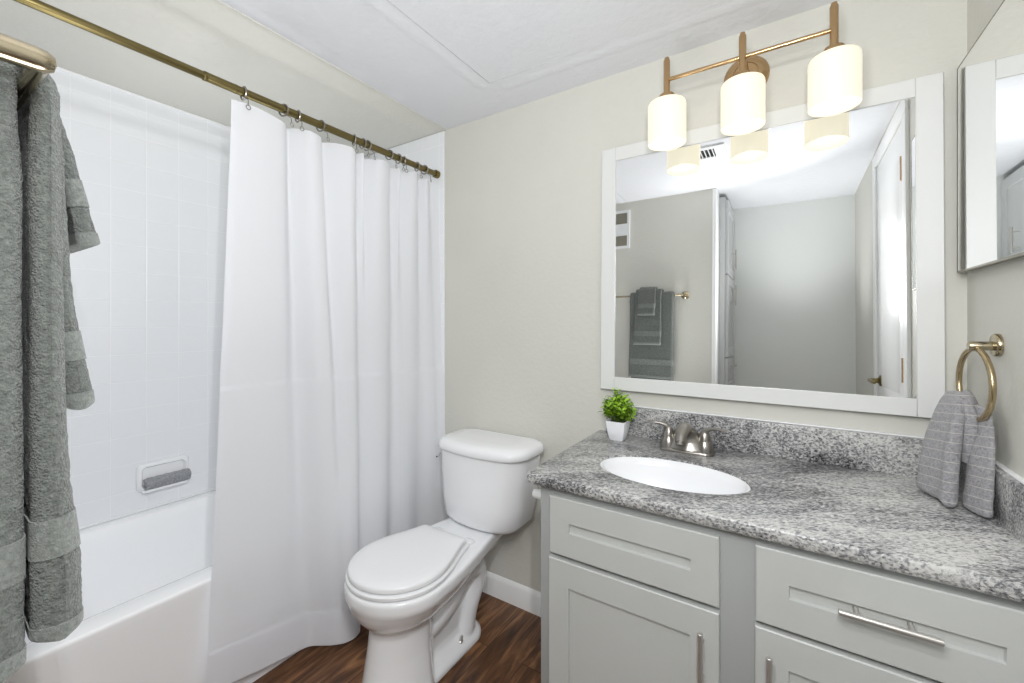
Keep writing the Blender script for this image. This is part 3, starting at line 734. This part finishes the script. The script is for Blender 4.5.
tips += [Vector((px_-.012, py_, CZ1+.176)), Vector((px_-.004, py_+.01, CZ1+.166)), Vector((px_+.018, py_, CZ1+.150)), Vector((px_-.045, py_-.01, CZ1+.140)), Vector((px_-.052, py_, CZ1+.112)), Vector((px_+.05, py_, CZ1+.105)), Vector((px_+.054, py_-.01, CZ1+.09)), Vector((px_-.05, py_-.01, CZ1+.092)), Vector((px_+.03, py_-.02, CZ1+.138)), Vector((px_-.03, py_-.02, CZ1+.135))]
for T in tips:
    b0 = Vector((px_+(T.x-px_)*.35, py_+(T.y-py_)*.35, CZ1+.066))
    P = catmull([b0, b0.lerp(T, .5)+Vector((0, 0, .006)), T], 5); tube(bms, P, .0011, 5)
    ax_ = (T-b0).normalized(); L0 = (T-b0).length
    for j in range(int(5+L0*75)):
        f = 1-j/(5+L0*75)*.85; p = b0.lerp(T, f); an = j*2.4+rnd.uniform(-.4, .4)
        o_ = ax_.orthogonal().normalized(); o_ = Matrix.Rotation(an, 3, ax_) @ o_
        dd = (o_*rnd.uniform(.7, 1.1)+ax_*rnd.uniform(.35, .9)).normalized()
        leaf(p, dd, ax_, rnd.uniform(.015, .022), rnd.uniform(.0052, .0074), max(0, min(1, .25+.5*f+rnd.uniform(-.3, .35))))
obj('stems', bms, 'stem', pl); obj('foliage', bml, 'leaf', pl, smooth=60)

# ------------------------------------------------------------------ wall mirror
mi = thing('vanity_mirror', (-.117, YB-.006, 1.853), 'large wall mirror in a flat white frame above the countertop', 'mirror')
fx0, fx1, fz0, fz1, fw = -.577, .342, .962, 1.854, .053
mrot = Matrix.Rotation(R(-1.08), 4, 'X')
def mp(bm):   # frame and glass lean out a little at the bottom
    piv = Vector((0, YB-.004, 1.854))
    for v in bm.verts: v.co = piv + mrot.to_3x3() @ (v.co-piv)
    return bm
ff, fb = YB-.014, YB-.003
for nm, a in (('frame_rail', (fx0+fw, fx1-fw, fz1-fw+.003, fz1)), ('frame_rail', (fx0+fw, fx1-fw, fz0, fz0+fw-.006)), ('frame_stile', (fx0, fx0+fw, fz0, fz1)), ('frame_stile', (fx1-fw, fx1, fz0, fz1))):
    bm = bmesh.new(); bx(bm, a[0], a[1], ff, fb, a[2], a[3])
    bmesh.ops.recalc_face_normals(bm, faces=bm.faces)
    bmesh.ops.bevel(bm, geom=list(bm.edges), offset=.0012, segments=1, affect='EDGES')
    obj(nm, mp(bm), 'frame', mi)
obj('mirror_glass', mp(box(fx0+fw-.01, fx1-fw+.01, YB-.010, YB-.005, fz0+fw-.012, fz1-fw+.01)), 'mirror', mi)

# ------------------------------------------------------------------ medicine cabinet mirror on the right wall
mc = thing('medicine_cabinet', (XR, 1.28, 1.59), 'frameless mirrored medicine cabinet on the right wall above the towel ring', 'cabinet')
obj('case', box(.366, XR-.0005, 1.085, 1.487, 1.336, 1.842), 'edge', mc, bevel=.001)
e = .0045
def mring(x, i): return [(x, a, b) for a, b in ((1.080+i, 1.332+i), (1.490-i, 1.332+i), (1.490-i, 1.845-i), (1.080+i, 1.845-i))]
bm = bmesh.new(); loft(bm, [mring(.3655, e), mring(.3655, 0), mring(.3622, 0), mring(.3608, .0015), mring(.3608, e)], False, False)
obj('edge_trim', bm, 'edge', mc, smooth=1)
bm = bmesh.new(); loft(bm, [mring(.3655, e), mring(.3612, e)])
obj('mirror_door', bm, 'mirror', mc, smooth=1)

# ------------------------------------------------------------------ vanity light
lx, ly = -.103, 1.385
li = thing('vanity_light', (lx, YB, 1.985), 'champagne bronze bar light with three lit opal glass shades above mirror', 'wall light')
bm = bmesh.new()
lathe(bm, [(0, 0), (.064, 0), (.064, .006), (.060, .012), (.054, .014), (.050, .020), (.044, .024), (.036, .024), (.030, .030), (0, .030)], axis((lx, YB-.0005, 1.985), (0, -1, 0)), 40)
obj('back_plate', bm, 'brass', li)
bm = bmesh.new(); tube(bm, [(lx, YB-.028, 1.985), (lx, ly, 1.978)], .010, 14)
obj('arm', bm, 'brass', li)
bm = bmesh.new(); tube(bm, [(lx-.211, ly, 1.976), (lx+.211, ly, 1.976)], .0062, 14)
obj('cross_bar', bm, 'brass', li)
for k in (-1, 0, 1):
    x = lx+k*.211; A = axis((x, ly, 0), (0, 0, 1))
    bm = bmesh.new(); lathe(bm, [(0, 1.925), (.0098, 1.925), (.0098, 2.036), (.0075, 2.041), (.0065, 2.046), (0, 2.046)], A, 20)
    obj('post', bm, 'brass', li)
    bm = bmesh.new(); lathe(bm, [(0, 1.900), (.0245, 1.900), (.0245, 1.924), (.0225, 1.928), (.012, 1.930), (0, 1.930)], A, 26)
    obj('socket_cup', bm, 'brass', li)
    bm = bmesh.new(); lathe(bm, [(.018, 1.9045), (.048, 1.9045), (.054, 1.902), (.0565, 1.897), (.0570, 1.89), (.0570, 1.776), (.0560, 1.7735), (.0545, 1.776), (.0540, 1.78), (.0535, 1.885), (.045, 1.896), (.02, 1.899)], A, 40, False, False)
    sh = obj('lamp_shade', bm, 'shade', li, smooth=50)
    bm = bmesh.new(); lathe(bm, [(0, 1.898), (.013, 1.898), (.014, 1.88), (.024, 1.86), (.030, 1.835), (.028, 1.812), (.018, 1.798), (0, 1.793)], A, 20)
    obj('bulb', bm, 'bulb', sh)

# ------------------------------------------------------------------ towel ring and its towel
tr_ = thing('towel_ring', (XR, 1.333, 1.16), 'champagne metal towel ring on the right wall below the medicine cabinet', 'towel ring')
bm = bmesh.new(); lathe(bm, [(0, 0), (.025, 0), (.025, .006), (.023, .009), (.012, .010), (0, .010)], axis((XR-.0005, 1.333, 1.160), (-1, 0, 0)), 28)
obj('wall_plate', bm, 'barmetal', tr_)
bm = bmesh.new(); lathe(bm, [(0, 0), (.010, 0), (.010, .036), (.0085, .039), (0, .039)], axis((XR-.009, 1.333, 1.158), (-1, 0, -.03)), 20)
obj('post', bm, 'barmetal', tr_)
bm = bmesh.new(); RC = Vector((.352, 1.338, 1.073)); rr = .078
tube(bm, [RC+Vector((-.07*rr*math.cos(a), rr*math.cos(a), rr*math.sin(a))) for a in [2*math.pi*k/48 for k in range(48)]], .0058, 12, closed=True)
obj('ring', bm, 'ringmetal', tr_)

bm = bmesh.new(); stl = bm.verts.layers.float.new('stripe')
def lobe(secs, seed):
    n = 56; rings = []
    P = catmull([s[0] for s in secs], 60)
    Q = catmull([s[1] for s in secs], 60)
    for i in range(61):
        c, (wy, wx, tw) = P[i], Q[i]
        ring = []
        for k in range(n):
            a = 2*math.pi*k/n; ca, sa = math.cos(a), math.sin(a)
            e = .72
            ly_ = wy*math.copysign(abs(ca)**e, ca); lx_ = wx*math.copysign(abs(sa)**e, sa)*(1+.10*math.sin(ly_*90+seed))
            lx_ += .006*math.sin(ly_*55+seed*2)*min(1, i/25)
            ct_, st_ = math.cos(tw), math.sin(tw)
            v = c+Vector((lx_*ct_-ly_*st_, lx_*st_+ly_*ct_, 0))
            v += .0015*noise.noise_vector(v*60)
            ring.append(v)
        rings.append(ring)
    L = loft(bm, rings)
    for i, r_ in enumerate(L):
        for v in r_: v[stl] = (v.co.z+.15*(v.co.y))/.0215
# front layer (room side) and back layer (wall side), joined over the bottom of the ring
lobe([((.342, 1.388, 1.048), (.016, .008, 0)), ((.334, 1.384, 1.040), (.036, .012, .1)), ((.324, 1.374, 1.00), (.048, .016, .12)), ((.311, 1.362, .94), (.054, .018, .15)), ((.302, 1.352, .88), (.059, .018, .18)), ((.297, 1.347, .83), (.063, .018, .2)), ((.296, 1.345, .815), (.064, .017, .2)), ((.296, 1.345, .8075), (.058, .013, .2))], 1)
lobe([((.357, 1.345, 1.026), (.018, .006, 0)), ((.362, 1.336, 1.015), (.036, .008, 0)), ((.361, 1.326, .97), (.044, .009, -.04)), ((.356, 1.318, .92), (.048, .011, -.05)), ((.351, 1.312, .87), (.052, .012, -.05)), ((.347, 1.309, .83), (.054, .013, -.05)), ((.346, 1.308, .812), (.054, .013, -.05)), ((.346, 1.308, .8055), (.048, .010, -.05))], 2.2)
lobe([((.336, 1.335, .90), (.015, .008, 0)), ((.342, 1.342, .95), (.032, .014, 0)), ((.348, 1.350, .995), (.038, .015, 0)), ((.348, 1.366, 1.02), (.038, .013, 0)), ((.347, 1.376, 1.040), (.028, .011, 0)), ((.346, 1.382, 1.052), (.013, .005, 0))], .4)
rt = obj('hand_towel', bm, 'striped', smooth=60)
tag(rt, 'grey hand towel with pale stripes pulled through the towel ring', 'towel')

# ------------------------------------------------------------------ towel bar on the near wall and its towels
BY, BZ = .0875, 1.443
tb = thing('towel_bar', (-.72, .03, BZ), 'champagne metal towel bar on the near wall at left', 'towel bar')
bm = bmesh.new(); tube(bm, [(-1.17, BY, BZ), (-.557, BY, BZ)], .0065, 16)
obj('bar', bm, 'barmetal', tb)
for x in (-.557, -1.17):
    bm = bmesh.new(); lathe(bm, [(0, 0), (.026, 0), (.026, .005), (.022, .010), (.0135, .014), (.0112, .022), (.0106, .052), (.0098, .059), (.0068, .064), (0, .066)], axis((x, .0305, BZ), (0, 1, 0)), 28)
    obj('post', bm, 'barmetal', tb)

def drape(path, hts, x0, x1, n, nx, rnd_x, amp, seed, bulge=0):
    """a folded towel: path in (y, z), half thickness along it, swept from x0 to x1 with rounded edges"""
    P = catmull([(0, p[0], p[1]) for p in path], n); Hh = catmull([(h, 0, 0) for h in hts], n)
    xs = []; er = rnd_x
    for k in range(6): xs.append((x0+er*(1-math.cos(k/6*math.pi/2)), max(.12, math.sin(k/6*math.pi/2))))
    for k in range(nx+1): xs.append((x0+er+(x1-x0-2*er)*k/nx, 1))
    for k in range(5, -1, -1): xs.append((x1-er*(1-math.cos(k/6*math.pi/2)), max(.12, math.sin(k/6*math.pi/2))))
    rings = []
    for x, f in xs:
        A, B = [], []
        for i in range(n+1):
            t = (P[min(i+1, n)]-P[max(i-1, 0)]); t.normalize(); nn = Vector((0, -t.z, t.y))
            h = Hh[i].x*f
            dx = .006*noise.noise((i*.02, seed, 1.3))*(1 if x > (x0+x1)/2 else -1)
            wav = .004*noise.noise((x*9, i*.03, seed))
            e = min(i, n-i)
            if e < 4: h *= (.35, .65, .85, .96)[e]
            c = P[i]+Vector((x+dx*(1-f*.5), 0, 0))+nn*wav*f
            A.append(c+nn*h); B.append(c-nn*h)
        rings.append(A+B[::-1])
    bm = bmesh.new(); loft(bm, rings); bm.normal_update()
    if amp:
        for v in bm.verts:
            q = v.co*130
            v.co += v.normal*amp*(noise.noise(q)+.7*noise.noise(q*2.3+Vector((5, 3, 1))))
    return bm
def band(path, hts, n, x0, x1, z0, z1, side, rnd_x, seed, grow=.0012, nx=30):
    """a woven border: the stretch of the same drape between two heights on one side"""
    P = catmull([(0, p[0], p[1]) for p in path], n); Hh = catmull([(h, 0, 0) for h in hts], n)
    apex = max(range(n+1), key=lambda i: P[i].z)
    idx = [i for i in range(n+1) if z0 <= P[i].z <= z1 and ((i > apex) if side > 0 else (i < apex))]
    xs = []
    for k in range(6): xs.append((x0+rnd_x*(1-math.cos(k/6*math.pi/2)), max(.12, math.sin(k/6*math.pi/2))))
    for k in range(nx+1): xs.append((x0+rnd_x+(x1-x0-2*rnd_x)*k/nx, 1))
    for k in range(5, -1, -1): xs.append((x1-rnd_x*(1-math.cos(k/6*math.pi/2)), max(.12, math.sin(k/6*math.pi/2))))
    rings = []
    for x, f in xs:
        A, B = [], []
        for i in idx:
            t = (P[min(i+1, n)]-P[max(i-1, 0)]); t.normalize(); nn = Vector((0, -t.z, t.y)); h = Hh[i].x*f+grow
            dx = .006*noise.noise((i*.02, seed, 1.3))*(1 if x > (x0+x1)/2 else -1)
            wav = .004*noise.noise((x*9, i*.03, seed))
            e = min(i, n-i)
            if e < 4: h = (h-grow)*(.35, .65, .85, .96)[e]+grow
            sg = 1 if x > (x0+x1)/2 else -1
            c = P[i]+Vector((x+dx*(1-f*.5)+sg*grow*(1-f), 0, 0))+nn*wav*f
            A.append(c+nn*h); B.append(c-nn*h)
        rings.append(A+B[::-1])
    bm = bmesh.new(); loft(bm, rings); return bm
# bath towel: the back half hangs by the wall, the front half faces the room
pb = [(.0655, .868), (.0655, .94), (.0655, 1.06), (.0660, 1.20), (.0665, 1.35), (.068, 1.41), (.0735, 1.4505), (.0870, 1.4595), (.0995, 1.449), (.1010, 1.41), (.1015, 1.34), (.1020, 1.2), (.1040, 1.05), (.1100, .96), (.1108, .887)]
hb = [.0220, .0225, .0225, .0220, .0200, .0135, .009, .0085, .0095, .0108, .0113, .0118, .0140, .0180, .0185]
bt_ = obj('bath_towel', drape(pb, hb, -.905, -.618, 360, 60, .016, .0009, 1.0), 'towel', smooth=60)
tag(bt_, 'large grey bath towel folded over the towel bar, underneath the others', 'towel', 'grey towels on the towel bar')
for z0, z1, s in ((.972, 1.014, 1), (.884, .905, 1), (.955, 1.0, -1), (.865, .89, -1)):
    obj('border_band', band(pb, hb, 360, -.905, -.618, z0, z1, s, .016, 1.0), 'band', bt_)
ph = [(.0705, 1.10), (.075, 1.30)]
def layer(dy, zb, flare, ztop):
    """outer towels ride on the front of the bath towel"""
    return [(.040-.0, 1.30), (.0405, 1.36), (.044, 1.42), (.056, 1.464+ztop), (.087, 1.480+ztop), (.109, 1.464+ztop), (.1175+dy, 1.42), (.1205+dy, 1.35), (.1225+dy+flare*.15, zb+(1.35-zb)*.6), (.126+dy+flare*.5, zb+(1.35-zb)*.28), (.129+dy+flare, zb)]
p2 = layer(.001, 1.108, .010, .003); h2 = [.004, .004, .004, .005, .006, .0065, .007, .0075, .008, .010, .012]
ht = obj('hand_towel', drape(p2, h2, -.865, -.690, 220, 40, .008, .0008, 4.0), 'towel', smooth=60)
tag(ht, 'medium grey hand towel hung over the bath towel, under the washcloth', 'towel', 'grey towels on the towel bar')
for z0, z1 in ((1.165, 1.20), (1.106, 1.128)):
    obj('border_band', band(p2, h2, 220, -.865, -.690, z0, z1, 1, .008, 4.0), 'band', ht)
p3 = [(.0305+.008, 1.37), (.041, 1.42), (.052, 1.480), (.087, 1.500), (.116, 1.482), (.1335, 1.425), (.139, 1.385), (.148, 1.34), (.1545, 1.305)]
h3 = [.002, .0035, .004, .005, .0055, .006, .0075, .009, .010]
ww = obj('washcloth', drape(p3, h3, -.838, -.727, 150, 30, .008, .0008, 9.0), 'towel', smooth=60)
tag(ww, 'small grey washcloth draped on top of the hanging towels', 'washcloth', 'grey towels on the towel bar')
for z0, z1 in ((1.352, 1.385), (1.300, 1.322)):
    obj('border_band', band(p3, h3, 150, -.838, -.727, z0, z1, 1, .008, 9.0), 'band', ww)

# ------------------------------------------------------------------ things seen only in the mirror
wg = thing('wall_grille', (-1.04, .03, 1.97), 'white framed wall grille with two louvred panels, seen in the mirror', 'vent')
bm = bmesh.new(); gx0, gx1, gz0, gz1 = -1.145, -.935, 1.797, 2.073
for a in ((gx0, gx1, gz0, gz0+.018), (gx0, gx1, gz1-.018, gz1), (gx0, gx0+.018, gz0+.018, gz1-.018), (gx1-.018, gx1, gz0+.018, gz1-.018), (gx0+.018, gx1-.018, 1.890, 1.975)):
    bx(bm, a[0], a[1], .0305, .042, a[2], a[3])
obj('frame', bm, 'vent', wg)
for a, b_ in ((gz0+.018, 1.890), (1.975, gz1-.018)):
    bm = bmesh.new(); n = 9
    for k in range(n):
        z = a+(b_-a)*(k+.5)/n; bx(bm, gx0+.018, gx1-.018, .032, .038, z-.003, z+.003)
    bx(bm, gx0+.018, gx1-.018, .0305, .0315, a, b_)
    obj('louvre_panel', bm, 'grill', wg)
cv = thing('ceiling_vent', (-.38, .68, ZC), 'white ceiling air register with dark slots, seen in the mirror', 'vent')
bm = bmesh.new(); vx0, vx1, vy0, vy1 = -.505, -.255, .545, .712
for a in ((vx0, vx1, vy0, vy0+.03), (vx0, vx1, vy1-.03, vy1), (vx0, vx0+.05, vy0+.03, vy1-.03), (vx1-.05, vx1, vy0+.03, vy1-.03)):
    bx(bm, a[0], a[1], a[2], a[3], ZC-.008, ZC-.0003)
obj('frame', bm, 'vent', cv)
obj('opening', box(vx0+.05, vx1-.05, vy0+.03, vy1-.03, ZC-.0022, ZC-.0004), 'dark', cv)
for k in range(8):
    x = vx0+.05+(vx1-vx0-.10)*(k+.5)/8
    obj('slat', box(x-.0022, x+.0022, vy0+.03, vy1-.03, ZC-.0075, ZC-.0024), 'vent', cv)

lc = thing('linen_cabinet', (-.6, -.31, 0), 'tall pale linen cabinet with shaker doors by the doorway, seen in the mirror', 'cabinet')
LX = -.335
obj('body', box(-.87, LX, -.525, -.10, 0, 2.11), 'linen', lc, bevel=.002)
def shx(y0, y1, z0, z1):
    bm = shaker(y0, y1, z0, z1, 'linen', yf=0, mx=.055, mt=.06)
    for v in bm.verts:
        x, y, z = v.co; v.co = (LX+.0185-y, x, z)
    return bm
for z0, z1, nm in ((1.595, 2.09, 'door'), (1.04, 1.585, 'door'), (.80, 1.03, 'drawer'), (.10, .79, 'door')):
    o_ = obj(nm, shx(-.515, -.115, z0, z1), 'linen', lc, smooth=20)
    if nm == 'drawer': bar_handle((LX+.047, -.36, .975), (LX+.047, -.27, .975), (.028, 0, 0), (.15, .85), o_)
    else: bar_handle((LX+.047, -.30, z0+.05 if z0 > 1.5 else z1-.19), (LX+.047, -.30, z0+.19 if z0 > 1.5 else z1-.05), (.028, 0, 0), (.2, .8), o_)
